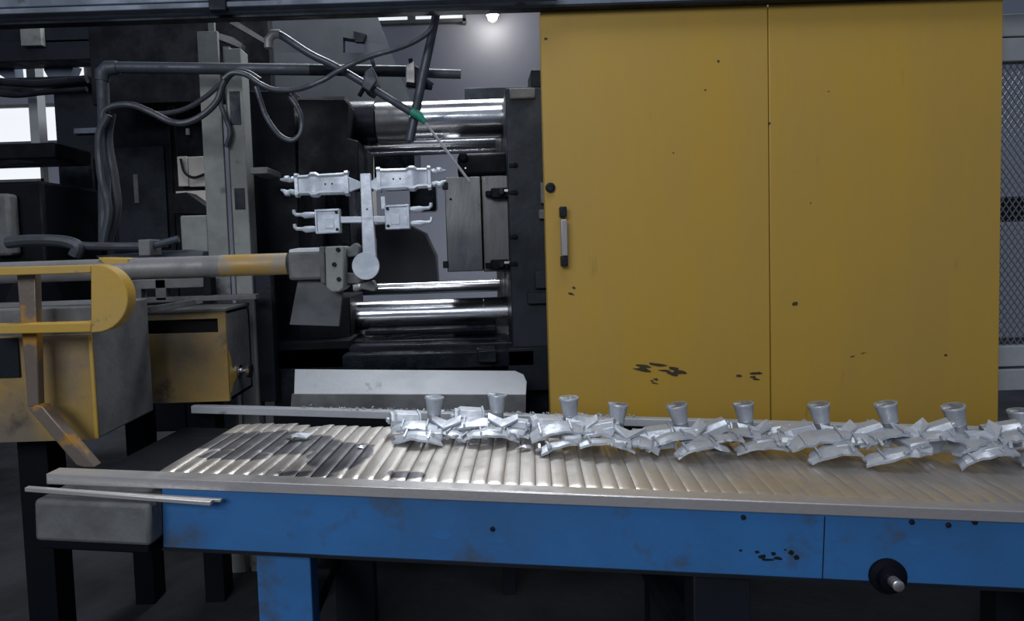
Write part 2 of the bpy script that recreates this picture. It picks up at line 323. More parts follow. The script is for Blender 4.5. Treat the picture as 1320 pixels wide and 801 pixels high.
# ------------------------------------------------------------------ aluminium castings (one shot: biscuit, sprue bar, four parts)
SC = 2.25/F
def casting(root_name, mname, label, group, var=0, bent=0.0, cut=()):
    r = thing(root_name, label, 'casting', (0,0,0), group)
    k = SC
    def part(name, mb, parent=None, bev=.0015, sm=35): return mb.build(name, mname, parent or r, bev=bev, smooth=sm)
    # biscuit: flared cup standing off the sprue plane
    b = MB().lathe((0,0,-.012), (0,0,1), [(0,.022),(.004,.027),(.045,.028),(.06,.0305),(.062,.032),(.064,.031),(.085,.036),(.100,.043),(.108,.0455),(.112,.044),(.1115,.038),(.106,.030),(.104,.0)][:-1], 28)
    bo = part('biscuit', b, bev=0)
    MB().lathe((0,0,.090), (0,0,1), [(0,.036),(.0045,.036)], 20).build('biscuit_face', mname, bo)
    # sprue bar
    w0, w1, t = .024, .018, .012
    sp_ = MB(); L0 = .31
    sp_.add([(-w0,0,-t),(w0,0,-t),(w0,0,t),(-w0,0,t),(-w1-.010,L0,-t*.7),(w1-.010,L0,-t*.7),(w1-.010,L0,t*.7),(-w1-.010,L0,t*.7)],
            [(0,1,2,3),(4,7,6,5),(0,4,5,1),(1,5,6,2),(2,6,7,3),(3,7,4,0)])
    so = part('sprue_bar', sp_, bev=.003)
    MB().lathe((-.006,.19,t*.78), (0,0,1), [(0,.004),(.003,.003)], 8).build('ejector_mark', 'dusty_grey', so)
    MB().box(-.020,.006,.158,.163,t*.6,t*.95).build('ejector_ridge', mname, so)
    # cross runners
    yc = .155
    part('runner', MB().box(-.098,.056, yc-.011, yc+.011, -.008, .008), bev=.003)
    for sx in (-1, 1):
        x0 = -.010 + sx*.016; x1 = -.018 + sx*.050
        a = MB().add([(x0,.262,-.007),(x0,.282,-.007),(x0,.282,.007),(x0,.262,.007),(x1,.247,-.012),(x1,.300,-.012),(x1,.300,.012),(x1,.247,.012)],
            [(0,1,2,3),(4,7,6,5),(0,4,5,1),(1,5,6,2),(2,6,7,3),(3,7,4,0)])
        part('gate', a, bev=.002)
    # big brackets (channel shells with collars)
    for sx in (-1, 1):
        if ('B%d' % sx) in cut: continue
        cx = -.018 + sx*.048; yb = .278 if sx < 0 else .288
        Rm = Matrix.Translation((cx, yb, 0)) @ Matrix.Rotation(sx*bent, 4, 'Y') @ Matrix.Rotation((.03 if sx > 0 else .03), 4, 'Z') @ Matrix.Scale(sx, 4, (1,0,0))
        m = MB()
        secs = [(0,.042,.026),(.012,.042,.026),(.0125,.037,.022),(.030,.036,.020),(.098,.035,.020),(.110,.042,.026),(.126,.042,.026),(.136,.034,.018),(.168,.033,.018),(.171,.040,.022),(.181,.040,.022),(.183,.032,.017)]
        vs = []
        for x, hw, th in secs:
            vs += [(x,-hw,-th*.6),(x,-hw,th*.55),(x,-hw*.82,th),(x,-hw*.62,th*.72),(x,hw*.62,th*.72),(x,hw*.82,th),(x,hw,th*.55),(x,hw,-th*.6),(x,hw*.86,-th*.6),(x,hw*.80,0),(x,-hw*.80,0),(x,-hw*.86,-th*.6)]
        n = 12; fs = [tuple(range(n)), tuple(range(len(vs)-1, len(vs)-1-n, -1))]
        for i in range(len(secs)-1):
            for q in range(n): fs.append((i*n+q, (i+1)*n+q, (i+1)*n+(q+1)%n, i*n+(q+1)%n))
        m.add([Rm @ Vector(v) for v in vs], fs)
        bo = part('bracket', m, bev=0, sm=30)
        for hx in (.055, .078):
            MB().lathe(Rm @ Vector((hx,0,.0145)), Rm.to_3x3() @ Vector((0,0,1)), [(0,.0032),(.0012,.003)], 8).build('pin_hole', 'dark_steel', bo)
        for sy in (-1, 1):
            pts = [(.180,sy*.022,0),(.192,sy*.022,0),(.200,sy*.019,0),(.206,sy*.024,.0),(.214,sy*.024,.003),(.222,sy*(.021 if sy > 0 else .016),.003),(.232,sy*(.023 if sy > 0 else .012),0)]
            rr = [.006,.010,.0085,.0115,.0105,.006,.003]
            MB().tube([Rm @ Vector(p) for p in pts], rr, 9).build('overflow_bead', mname, bo)
    # small blocks with twin hooked overflows
    for sx in (-1, 1):
        if ('S%d' % sx) in cut: continue
        cx = -.098 if sx < 0 else .054; cy = yc-.003 if sx < 0 else yc+.006
        Rm = Matrix.Translation((cx, cy, 0)) @ Matrix.Rotation(sx*bent*.6, 4, 'Y') @ Matrix.Rotation(.03, 4, 'Z') @ Matrix.Scale(sx, 4, (1,0,0))
        bo = part('block', MB().box(0,.084,-.041,.041,-.022,.014, Rm), bev=.003)
        MB().box(.004,.080,.034,.040,.013,.019,Rm).build('block_rim', mname, bo, bev=.001)
        MB().box(.004,.080,-.040,-.034,.013,.019,Rm).build('block_rim', mname, bo, bev=.001)
        MB().box(.076,.083,-.040,.040,.013,.018,Rm).build('block_rim', mname, bo, bev=.001)
        MB().box(.020,.050,-.024,.010,.013,.016,Rm).build('block_pad', mname, bo, bev=.001)
        for sy in (-1, 1):
            MB().lathe(Rm @ Vector((.010,sy*.029,.014)), Rm.to_3x3() @ Vector((0,0,1)), [(0,.0055),(.0055,.005)], 10).build('screw_hole', 'dark_steel', bo)
            pts = [(.082,sy*.024,0),(.092,sy*.024,0),(.120,sy*.024,0),(.132,sy*.024+.002,0),(.150,sy*.024+.003,0),(.156,sy*.024+.009,0),(.157,sy*.024+.020,0)]
            MB().tube([Rm @ Vector(p) for p in pts], [.006,.010,.011,.006,.006,.0065,.006], 9).build('overflow_hook', mname, bo)
        if sx > 0:
            MB().box(-.012,.003,.03,.072,-.006,.004,Rm).build('fin', mname, bo, bev=.001)
    return r
def copy_tree(o, parent=None):
    c = o.copy(); COL.objects.link(c); c.parent = parent
    for ch in list(o.children): copy_tree(ch, c)
    return c
held = casting('aluminium_casting', 'held_alu', 'freshly cast white aluminium shot clamped upright in the take-out arm', None)
hp = W(472, 343, 2.16)
held.matrix_world = Matrix.Translation((hp.x, 2.25, hp.z)) @ Matrix.Rotation(.02, 4, 'Y') @ Matrix.Rotation(PI/2, 4, 'X')

def bent_sheet(m, L, Wd, arch, th, T, rnd, nx=9, ny=4):
    top, bot = [], []
    for i in range(nx):
        for j in range(ny):
            a, b = i/(nx-1), j/(ny-1)
            x = (a-.5)*L; y = (b-.5)*Wd*(1-.25*abs(2*a-1)**2)
            if j in (0, ny-1): y += rnd.uniform(-.09,.09)*Wd
            if i in (0, nx-1): x += rnd.uniform(-.05,.05)*L
            z = arch*(1-(2*a-1)**2) + rnd.uniform(-1,1)*.0016 - .006*(2*b-1)**2
            top.append(T @ Vector((x,y,z))); bot.append(T @ Vector((x,y,z-th)))
    n = nx*ny; fs = []
    for i in range(nx-1):
        for j in range(ny-1):
            q = (i*ny+j, (i+1)*ny+j, (i+1)*ny+j+1, i*ny+j+1); fs += [q, tuple(n+k for k in reversed(q))]
    rim = [i*ny for i in range(nx)] + [(nx-1)*ny+j for j in range(1,ny)] + [i*ny+ny-1 for i in range(nx-2,-1,-1)] + [j for j in range(ny-2,0,-1)]
    for a, b in zip(rim, rim[1:]+rim[:1]): fs.append((a, b, n+b, n+a))
    return m.add(top+bot, fs)
def TR(x, y, z, rx=0, ry=0, rz=0): return Matrix.Translation((x,y,z)) @ Euler((rx,ry,rz)).to_matrix().to_4x4()
def spent_casting(seed):
    rnd = random.Random(seed)
    r = thing('aluminium_casting', 'x', 'casting', (0,0,0), GRP); mn = 'cast_alu'
    g = lambda a: rnd.uniform(-a, a)
    bo = MB().lathe((0,0,-.012), (0,0,1), [(0,.020),(.004,.0225),(.036,.0228),(.039,.0246),(.041,.0238),(.066,.0275),(.088,.0308),(.092,.0335),(.096,.0340),(.0985,.0330),(.0985,.0295),(.091,.026),(.088,.010)], 26).build('biscuit', mn, r)
    MB().box(.018,.044,-.012,.010,.078,.085, TR(0,0,0,0,-.15,g(.3))).build('rim_tab', mn, bo, bev=.002)
    MB().box(-.030,.028,-.030,.155,-.026,.000, TR(0,0,0,0,0,g(.12))).build('sprue_bar', mn, r, bev=.006)
    # trough-shaped bracket beside the cup
    T = TR(.098+g(.008), .010+g(.012), .004, g(.10), -.12+g(.10), .12+g(.2))
    sec = [(-.034,-.024),(-.034,.020),(-.022,.032),(.020,.030),(.040,.010),(.042,-.026),(.034,-.026),(.031,.008),(-.024,.016),(-.027,-.024)]
    m = MB(); vs = []; xs = [(-.052,1.14),(-.045,1.14),(-.044,1.0),(.030,1.0),(.040,.82),(.050,.80)]
    for x, k in xs: vs += [T @ Vector((x, y*k, z*k)) for y, z in sec]
    n = len(sec); fs = [tuple(range(n)), tuple(range(len(vs)-1, len(vs)-1-n, -1))]
    for i in range(len(xs)-1):
        for q in range(n): fs.append((i*n+q, (i+1)*n+q, (i+1)*n+(q+1)%n, i*n+(q+1)%n))
    br = m.add(vs, fs).build('bracket', mn, r, bev=.001, smooth=25)
    MB().box(.048,.062,-.012,.010,-.006,.008, T).build('overflow_tab', mn, br, bev=.003)
    # smaller bracket on the other side, lower
    T = TR(-.085+g(.01), .050+g(.02), -.004, g(.12), .10+g(.12), -.2+g(.25))
    br = MB().prism([T @ Vector(p) for p in ((-.05,-.03,-.018),(-.05,-.03,.006),(-.05,-.014,.020),(-.05,.020,.018),(-.05,.034,.004),(-.05,.034,-.018))], T.to_3x3() @ Vector((.095,0,0))).build('bracket', mn, r, bev=.002, smooth=25)
    MB().box(-.064,-.048,-.016,.004,-.010,.004, T).build('overflow_tab', mn, br, bev=.003)
    # arched plates toward the aisle, each stiffened by ribs
    for L, Wd, ar, T in ((.165+g(.02), .074, .017+g(.006), TR(.050+g(.015), .086+g(.01), .004+g(.004), -.10+g(.12), g(.08), g(.2))),
                         (.160+g(.02), .056, .019+g(.010), TR(.025+g(.03), .144+g(.010), -.022, -.16+g(.16), g(.08), .06+g(.22))),
                         (.115+g(.03), .062, .012+g(.008), TR(-.082+g(.015), .112+g(.015), -.012, -.14+g(.2), -.06+g(.12), -.2+g(.25)))):
        p = bent_sheet(MB(), L, Wd, ar, .008, T, rnd).build('arched_plate', mn, r, smooth=14)
        for q in (-.30, .28):
            x = q*L+g(.01); z = ar*(1-(2*q)**2)
            MB().box(x-.003, x+.003, -Wd*.46, Wd*.44, z-.004, z+.006, T).build('rib', mn, p, bev=.001)
    # V-folded web
    x, y, z = -.030+g(.02), .070+g(.02), .012
    w, a = .05, .9+g(.2)
    m = MB().prism([TR(x,y,z,-.25,0,g(.3)) @ Vector(q) for q in ((-w,0,.010),(0,.038,0),(w,.004,.012),(w,-.024,.018),(0,.002,.010),(-w,-.026,.016))], (0,0,-.007)).build('folded_web', mn, r, smooth=20)
    for i in range(4):
        T = TR(rnd.uniform(-.12,.12), rnd.uniform(.08,.18), -.014+rnd.uniform(-.006,.012), g(.5), g(.5), rnd.uniform(0,3))
        MB().box(-.013,.013,-.005,.005,-.004,.004, T).build('overflow_tab', mn, r, bev=.002)
    return r
GRP = 'castings lying in a row on the conveyor'
# cup top pixel, heading, lean of the cup, pitch, lift
rows = [(560,508,.10,-.02,.02,.0),(641,505,-.08,.0,.03,.004),(733,509,.06,.10,-.02,.0),(797,517,-.10,-.06,.06,.004),
        (872,518,.10,.24,.0,.0),(958,516,-.06,.16,.03,.003),(1055,517,.05,.20,.0,.0),(1141,516,-.08,.26,.02,.004),
        (1228,520,.08,.30,.0,.0),(1314,525,-.05,.16,.02,.003)]
names = ['first in the row, nearest the take-out arm', 'second in the row, before the end of the pale tray',
         'third in the row, under the free door edge', 'fourth in the row, right of the door handle',
         'fifth in the row, leaning away from the seam', 'sixth in the row, just before the door seam',
         'seventh in the row, just past the door seam', 'eighth in the row, before the plain door leaf',
         'ninth in the row, before the far door edge', 'last in the row, past the yellow door']
for idx, ((cx, cy, hd, ln, pt, lift), nm) in enumerate(zip(rows, names)):
    o = spent_casting(20+idx)
    o['label'] = 'aluminium casting with upright cup, ' + nm
    R = (Matrix.Rotation(PI+hd, 3, 'Z') @ Matrix.Rotation(pt, 3, 'X') @ Matrix.Rotation(ln, 3, 'Y')).to_4x4()
    zmin = min((R @ v.co).z for c in o.children for v in c.data.vertices)
    zo = ZB+.001+lift-zmin
    off = R.to_3x3() @ Vector((0,0,.086))
    top = WB(cx, cy+4, zo+off.z)
    o.matrix_world = CM @ Matrix.Translation((top.x-off.x, top.y-off.y, zo)) @ R
# loose flash pieces
def shard(px, py, label, s, seed):
    rnd = random.Random(seed); p = CM @ WB(px, py, ZB+.002); m = MB()
    n = 9; a0 = rnd.random()*6; pts = []
    for i in range(n):
        q = a0+2*PI*i/n; r = s*rnd.uniform(.35,1.0)
        pts.append((p.x+r*1.5*math.cos(q), p.y+r*math.sin(q), p.z+rnd.uniform(0,.4)*s))
    c = Vector((p.x, p.y, p.z+s*.55)); m.add(pts+[c, c-Vector((0,0,s*.35))], [(i,(i+1)%n,n) for i in range(n)]+[((i+1)%n,i,n+1) for i in range(n)])
    return tag(m.build('metal_flash', 'cast_alu', smooth=0), label, 'metal scrap', 'loose flash on the belt')
shard(383, 565, 'small crumpled aluminium flake alone on the empty end of the belt', .034, 1)
shard(594, 571, 'small aluminium flake in front of the first two castings', .020, 2)
shard(676, 579, 'folded aluminium flake on the belt before the third casting', .026, 3)
shard(466, 577, 'flat thin aluminium flake beside the first casting', .014, 5)
# loose bars on the drive cover
def lone_bar(name, a, b, w, t, mname, label, cat, up=Vector((0,0,1))):
    a, b = Vector(a), Vector(b); d = (b-a).normalized(); s = d.cross(up).normalized(); n = s.cross(d)
    Mx = Matrix((( d.x, s.x, n.x, a.x),(d.y, s.y, n.y, a.y),(d.z, s.z, n.z, a.z),(0,0,0,1)))
    o = MB().box(0, (b-a).length, -w/2, w/2, -t/2, t/2, Mx).build(name, mname, bev=t*.15)
    return tag(o, label, cat) if label else o
ztop = ZT-.055
lone_bar('steel_bar', C(-.03,-.035,ztop+.024), C(.50,-.035,ztop+.006), .016, .012, 'flange_steel', 'longer loose steel bar lying aslant over the grey drive cover', 'steel bar')
lone_bar('steel_bar', C(.10,-.008,ztop+.012), C(.52,-.020,ztop+.008), .012, .008, 'flange_steel', 'thinner loose steel bar lying behind the longer one on the drive cover', 'steel bar')

# ------------------------------------------------------------------ yellow sliding door
DY = 2.60
door = thing('safety_door', 'large dirty yellow sliding safety door with two flat leaves', 'door', W(995, 562, DY))
k = DY/F
tl = W(699, 18, DY); br_ = W(1289, 560, DY); se = W(992, 270, DY)
dz0, dz1 = br_.z, W(990, 5, DY).z
xl, xr, xs = W(703, 280, DY).x, W(1290, 280, DY).x, se.x
leafA = MB().box(xl, xs-.0018, DY, DY+.045, dz0, dz1).build('door_leaf', 'yellow_door', door, bev=.003)
leafB = MB().box(xs+.0018, xr, DY, DY+.045, dz0, dz1).build('door_leaf', 'yellow_door', door, bev=.003)
MB().box(xs-.02, xs+.02, DY+.012, DY+.05, dz0+.01, dz1-.01).build('seam_strip', 'black_steel', door)
h = MB(); c0 = W(726.5, 283, DY-.035); c1 = W(728, 330, DY-.035)
ho = MB().box(c0.x-.013, c0.x+.013, DY-.045, DY-.028, c1.z, c0.z).build('handle', 'handle_grey', door, bev=.004)
for c, py in ((c0, 273), (c1, 336)):
    q = W(727, py, DY)
    MB().box(c0.x-.013, c0.x+.013, DY-.042, DY, q.z-.022, q.z+.018).build('handle_foot', 'dark_steel', ho, bev=.004)
q = W(709, 242, DY)
MB().lathe((q.x,DY,q.z), (0,-1,0), [(0,.019),(.012,.019),(.014,.016),(.0145,.012),(.008,.011)], 20).build('lock_ring', 'dark_steel', door)
MB().lathe((q.x,DY-.006,q.z), (0,-1,0), [(0,.0118),(.004,.0118)], 20).build('lock_core', 'dusty_grey', door)
for px, py, r in ((703.5,50,.006),(926,79,.006),(909,116,.004),(992,159,.005),(1025,392,.011),(1219,458,.006),(1068,118,.003),(868,197,.003),(1045,262,.003)):
    p = W(px, py, DY); pts = [(p.x+r*random.uniform(.7,1.2)*1.15*math.cos(a*PI/4), DY-.0008, p.z+r*random.uniform(.6,1)*math.sin(a*PI/4)) for a in range(8)]
    MB().prism(pts, (0,.002,0)).build('chip_mark', 'stain', leafA if px < 991 else leafB)
def scuff(px, py, w, hh, tilt, n, leaf):
    for i in range(n):
        cx = px+random.uniform(-w, w)*.5; cy = py+(cx-px)*tilt+random.uniform(-hh, hh)*.5
        p = W(cx, cy, DY); a = random.uniform(.25,.5)*w*k*.55; b = random.uniform(.3,.6)*hh*k*.5; pts = []
        for j in range(10):
            q = 2*PI*j/10; r = random.uniform(.6,1.1); x = a*r*math.cos(q); z = b*r*math.sin(q)
            pts.append((p.x+x, DY-.0006-.0001*i, p.z+z-x*tilt))
        MB().prism(pts, (0,.002,0)).build('scuff', 'stain', leaf)
scuff(852, 476, 54, 11, .16, 9, leafA); scuff(840, 491, 22, 7, .2, 3, leafA); scuff(965, 484, 30, 9, .08, 5, leafA); scuff(735, 375, 16, 12, .3, 2, leafA); scuff(1110, 456, 22, 4, -.2, 2, leafB)

# ------------------------------------------------------------------ overhead guide rail
rl = thing('guide_rail', 'grey steel guide rail running overhead across the whole machine', 'rail', W(660, 12, 2.7))
zb = W(700, 10, 2.55).z
X0, X1 = -2.6, 2.3
MB().box(X0, X1, 2.55, 2.60, zb, zb+.012).build('bottom_flange', 'dark_steel', rl, bev=.002)
MB().box(X0, X1, 2.56, 2.575, zb+.012, zb+.05).build('lip', 'rail_grey', rl)
MB().box(X0, X1, 2.585, 2.598, zb+.03, zb+.26).build('web', 'rail_grey', rl)
MB().box(X0, .35, 2.50, 2.549, zb+.022, zb+.042).build('channel_edge', 'rail_grey', rl, bev=.003)
MB().box(X0, .30, 2.54, 2.584, zb+.060, zb+.24).build('face_plate', 'rail_grey', rl, bev=.004)
MB().pbox(268, -30, 290, 12, 2.49, 2.52).build('hanger', 'dark_steel', rl, bev=.003)

# ------------------------------------------------------------------ mesh guard to the right of the door
mg = thing('mesh_guard', 'grey guard panel with diamond wire mesh behind the door edge', 'guard panel', W(1330, 560, 2.78))
for y0, y1 in ((16,44),(47,76)):
    MB().pbox(1270, y0, 1470, y1, 2.74, 2.80).build('top_profile', 'pale_grey', mg, bev=.004)
for y0, y1 in ((444,471),(474,502)):
    MB().pbox(1270, y0, 1470, y1, 2.74, 2.80).build('bottom_profile', 'pale_grey', mg, bev=.004)
MB().pbox(1262, 10, 1278, 780, 2.745, 2.795).build('stile', 'pale_grey', mg, bev=.004)
MB().pbox(1440, 10, 1460, 780, 2.745, 2.795).build('stile', 'pale_grey', mg, bev=.004)
MB().pbox(1275, 252, 1445, 284, 2.79, 2.83).build('middle_bar', 'dark_steel', mg, bev=.003)
a = W(1262, 76, 2.76); b = W(1450, 444, 2.76); wm = MB(); st = .030; wx = b.x-a.x; hz = a.z-b.z
r2 = hz/1.45                                            # steep diamonds
i = -r2
def wire(x0, z0, x1, z1, y):
    d = Vector((x1-x0,0,z1-z0)).normalized(); s = Vector((-d.z,0,d.x))*.0019
    p, q = Vector((x0,y,z0)), Vector((x1,y,z1))
    wm.add([p-s,p+s,q+s,q-s]+[v+Vector((0,.003,0)) for v in (p-s,p+s,q+s,q-s)], [(0,1,2,3),(7,6,5,4),(0,4,5,1),(2,6,7,3),(1,5,6,2),(0,3,7,4)])
while i < wx:
    for sgn in (1, -1):
        t0, t1 = 0.0, 1.0; xa, xb = (i, i+r2) if sgn > 0 else (i+r2, i)
        def at(t): return xa+(xb-xa)*t
        lo, hi = sorted(((0-xa)/(xb-xa), (wx-xa)/(xb-xa))); t0, t1 = max(0, lo), min(1, hi)
        if t1 > t0: wire(a.x+at(t0), b.z+hz*t0, a.x+at(t1), b.z+hz*t1, 2.765+(.002 if sgn > 0 else 0))
    i += .027
w_ = wm.build('diamond_mesh', 'mesh_wire', mg, smooth=0); w_['kind'] = 'stuff'

# ------------------------------------------------------------------ die casting machine
mc = thing('die_casting_machine', 'dark die casting machine with chrome tie bars behind the conveyor', 'machine', (0, 3.6, 0))
YA, YB = 3.40, 4.35
XP = W(656, 280, 3.0).x
zt = W(675, 113, 3.0).z; zl = W(675, 450, 3.0).z
fp = MB().box(XP, 2.4, 3.0, 4.75, zl, zt).build('fixed_platen', 'platen', mc, bev=.006)
MB().pbox(685, 90, 703, 112, 3.02, 3.2).build('platen_cap', 'dark_steel', fp, bev=.004)
MB().pbox(657, 113, 690, 127, 2.985, 3.1).build('platen_lug', 'dusty_grey', fp, bev=.008)
for py in (213, 248, 305, 340):
    p = W(664, py, 2.998)
    MB().lathe(p, (0,-1,0), [(0,.011),(.012,.011),(.014,.008)], 6).build('bolt', 'black_steel', fp)
    MB().box(p.x-.028, p.x, 2.985, 3.0, p.z-.007, p.z+.007).build('bolt_slot', 'black_steel', fp)
for x0,y0,x1,y1 in ((690,350,712,372),(680,378,712,392),(697,235,714,262),(695,270,712,282)):
    MB().pbox(x0, y0, x1, y1, 2.97, 3.01).build('platen_bracket', 'dusty_grey' if y0 < 300 else 'platen', fp, bev=.004)
# tie bars
def bar_x(name, m, parent, px0, px1, py, Y, r, xend=None, n=40):
    c = W((px0+px1)/2, py, Y); x0 = W(px0, py, Y).x; x1 = xend if xend is not None else W(px1, py, Y).x
    return MB().tube([(x0,Y,c.z),(x1,Y,c.z)], r, n).build(name, m, parent)
u1 = bar_x('tie_bar', 'chrome', mc, 380, 655, 157, YA, .098, XP+.02)
c = W(470, 157, YA)
for px0, px1, rr, mn in ((446,486,.112,'oily_dark'),(486,530,.104,'die_steel')):
    x0, x1 = W(px0,150,YA).x, W(px1,150,YA).x
    z = W(560,157,YA).z
    MB().tube([(x0,YA,z),(x0+.004,YA,z),(x1-.004,YA,z),(x1,YA,z)], [rr-.004,rr,rr,rr-.004], 32).build('bar_sleeve', mn, u1)
u2 = bar_x('tie_bar', 'chrome', mc, 400, 655, 184, YB, .085, XP+.02)
l1 = bar_x('tie_bar', 'chrome', mc, 452, 662, 404, YA, .075, XP+.02)
l2 = bar_x('tie_bar', 'chrome', mc, 430, 660, 371, YB, .040, XP+.02)
z = W(470,404,YA).z; x0 = W(452,404,YA).x
# dies
d2 = MB().pbox(622, 227, 657, 350, 3.10, 3.70).build('die_half', 'die_steel', mc, bev=.004)
d1 = MB().pbox(575, 229, 621, 350, 3.06, 3.70).build('die_half', 'die_steel', mc, bev=.004)
for py in (248, 341):
    cl = MB().pbox(633, py-6, 656, py+7, 3.04, 3.10).build('clamp', 'black_steel', d2, bev=.006)
    MB().pbox(626, py-2, 636, py+5, 3.05, 3.09).build('clamp_toe', 'black_steel', cl, bev=.004)
    p = W(646, py, 3.04); MB().lathe(p, (0,-1,0), [(0,.016),(.02,.016),(.024,.011)], 6).build('clamp_nut', 'dark_steel', cl)
    MB().pbox(650, py-4, 660, py-1, 3.03, 3.05).build('clamp_stud', 'bright_edge', cl)
for px, py in ((573,239),(574,341)):
    MB().pbox(px-3, py-4, px+4, py+5, 3.05, 3.1).build('guide_stop', 'dark_steel', d1, bev=.003)
p = W(581, 257, 3.06); MB().lathe(p, (0,-1,0), [(0,.006),(.003,.005)], 8).build('plug', 'black_steel', d1)
cp = MB().pbox(590, 197, 656, 227, 3.12, 3.5).build('core_puller', 'black_steel', mc, bev=.02)
p = W(597, 203, 3.12); MB().lathe(p, (0,-1,0), [(0,.022),(.02,.022),(.026,.014)], 14).build('fitting', 'black_steel', cp)
p = W(600, 217, 3.11); MB().lathe(p, (0,-1,0), [(0,.005),(.006,.004)], 8).build('fitting_tip', 'bright_edge', cp)
# moving platen and toggle side
mp_ = MB().pbox(318, 120, 386, 470, 3.25, 4.6).build('moving_platen', 'black_steel', mc, bev=.006)
nb = MB().pprism([(384,128),(444,128),(449,134),(447,178),(462,182),(462,236),(384,236)], 3.12, 3.6).build('bar_housing', 'black_steel', mc, bev=.004)
MB().pbox(384, 125, 444, 128.5, 3.13, 3.58).build('housing_cap', 'dusty_grey', nb)
MB().pbox(386, 234, 452, 380, 3.9, 4.5).build('toggle_body', 'oily_dark', mc, bev=.006)
MB().pbox(384, 384, 452, 440, 3.2, 3.6).build('bar_housing', 'black_steel', mc, bev=.006)
MB().pbox(482, 178, 534, 236, 4.6, 5.2).build('ejector_housing', 'oily_dark', mc, bev=.01)
MB().pbox(528, 238, 562, 272, 5.0, 5.2).build('ejector_plate', 'oily_dark', mc, bev=.02)
MB().pprism([(470,290),(520,286),(548,300),(562,330),(564,368),(470,368)], 5.0, 5.3).build('ejector_block', 'hood_grey', mc, bev=.01)
# base and sump
zb0 = W(500, 432, 3.05).z
bs = MB().box(-.95, 2.4, 3.06, 4.9, 0, zb0-.05).build('machine_base', 'oily_dark', mc, bev=.008)
for px0, py0, px1, py1, Y, mn in ((470,424,640,430,3.2,'oily_dark'),(450,438,655,446,3.15,'oily_dark'),(585,422,662,436,3.3,'dusty_grey'),(440,455,690,476,2.95,'oily_dark'),(615,452,640,468,2.9,'oily_dark'),(655,448,712,505,2.95,'dark_steel'),(356,440,452,476,3.06,'black_steel')):
    MB().pbox(px0, py0, px1, py1, Y, Y+.35).build('sump_ledge', mn, mc, bev=.005)

# ------------------------------------------------------------------ pale chute tray
ct = thing('chute_tray', 'pale dusty sloped chute tray with a rounded corner behind the belt', 'tray', W(530, 540, 2.66))
q = [W(379,508,2.66), W(678,509,2.66), W(679,492,2.715), W(675,483,2.75), W(664,478,2.765), W(380,476,2.765)]
MB().prism(q, (0,.012,-.01)).build('sloped_plate', 'white_plate', ct, bev=.002)
q = [W(376,508.5,2.655), W(678,509.5,2.655), W(678,533,2.655), W(374,531,2.655)]
MB().prism(q, (0,.02,0)).build('front_apron', 'dusty_grey', ct, bev=.002)
for px in (400, 650):
    p = W(px, 533, 2.68); MB().box(p.x-.025, p.x+.025, 2.68, 2.73, 0, p.z+.02).build('support', 'dark_steel', ct)
# grit heaped beside the tray
gr = MB(); rg = random.Random(4)
for i in range(260):
    u = rg.uniform(.45, 1.75); p = C(u, rg.uniform(.80, .832), ZT+rg.uniform(.0, .006)); sz = rg.uniform(.003,.009)
    vs = [p+Vector((rg.uniform(-sz,sz),rg.uniform(-sz,sz),rg.uniform(-sz,sz)*.7)) for _ in range(5)]
    gr.add(vs, [(0,1,2),(0,2,3),(0,3,1),(1,4,2),(2,4,3),(3,4,1)])
g_ = gr.build('grit', 'white_plate', conv, smooth=0); g_['kind'] = 'stuff'

# ------------------------------------------------------------------ take-out arm
AY = 2.25
arm = thing('take_out_arm', 'grey and yellow take-out arm reaching in with a bolted gripper', 'robot arm', W(130, 345, AY))
za = W(250, 344, AY).z
def ax(px): return W(px, 344, AY).x
t1 = MB().tube([(ax(-60),AY,za),(ax(372),AY,za)], .036, 28).build('arm_tube', 'dusty_tube', arm)
MB().tube([(ax(286),AY,za),(ax(372),AY,za)], .0368, 28, cap=False).build('yellow_sleeve', 'yellow_tube', t1)
MB().pprism([(125,332),(165,333),(163,358),(150,356)], AY-.03, AY+.05).build('tube_bracket', 'yellow_arm', t1, bev=.004)
hb = MB().pbox(371, 324, 418, 361, AY-.055, AY+.06).build('gripper_body', 'dusty_grey', arm, bev=.010)
MB().pprism([(372,322),(384,320),(412,319),(420,322),(420,328),(372,328)], AY-.05, AY+.05).build('gripper_ridge', 'white_plate', hb, bev=.004)
MB().pbox(412, 318, 419, 366, AY-.06, AY+.06).build('flange_ring', 'dusty_grey', hb, bev=.004)
gp = MB().pprism([(419,318),(441,317),(443,320),(443,371),(438,376),(428,377),(420,371)], AY-.075, AY+.05).build('gripper_plate', 'post_grey', arm, bev=.005)
for px, py in ((436,322),(431,341),(437,360)):
    p = W(px, py, AY-.074); MB().lathe(p, (0,-1,0), [(0,.008),(.008,.0075),(.0085,.004),(.004,.0035)], 6).build('bolt', 'dark_steel', gp)
for pp in ([(443,323),(458,313),(463,318),(462,330),(448,332)], [(443,352),(455,352),(466,362),(462,366),(444,366)], [(466,366),(480,362),(486,372),(482,376),(462,372)]):
    MB().pprism(pp, AY-.03, AY+.03).build('gripper_finger', 'dusty_grey', gp, bev=.004)
MB().pbox(440, 322, 456, 368, AY+.0, AY+.06).build('gripper_jaw', 'dark_steel', gp, bev=.004)
MB().pbox(474, 308, 484, 320, AY+.04, AY+.08).build('gripper_pad', 'dusty_grey', gp, bev=.004)
MB().pprism([(384,361),(443,366),(437,421),(373,419)], AY-.02, AY-.008).build('drip_flap', 'flap_grey', arm, bev=.002)

# ------------------------------------------------------------------ steel post
YP = 2.95
po = thing('steel_post', 'weathered grey steel post with slotted flange beside the take-out arm', 'post', W(300, 520, YP))
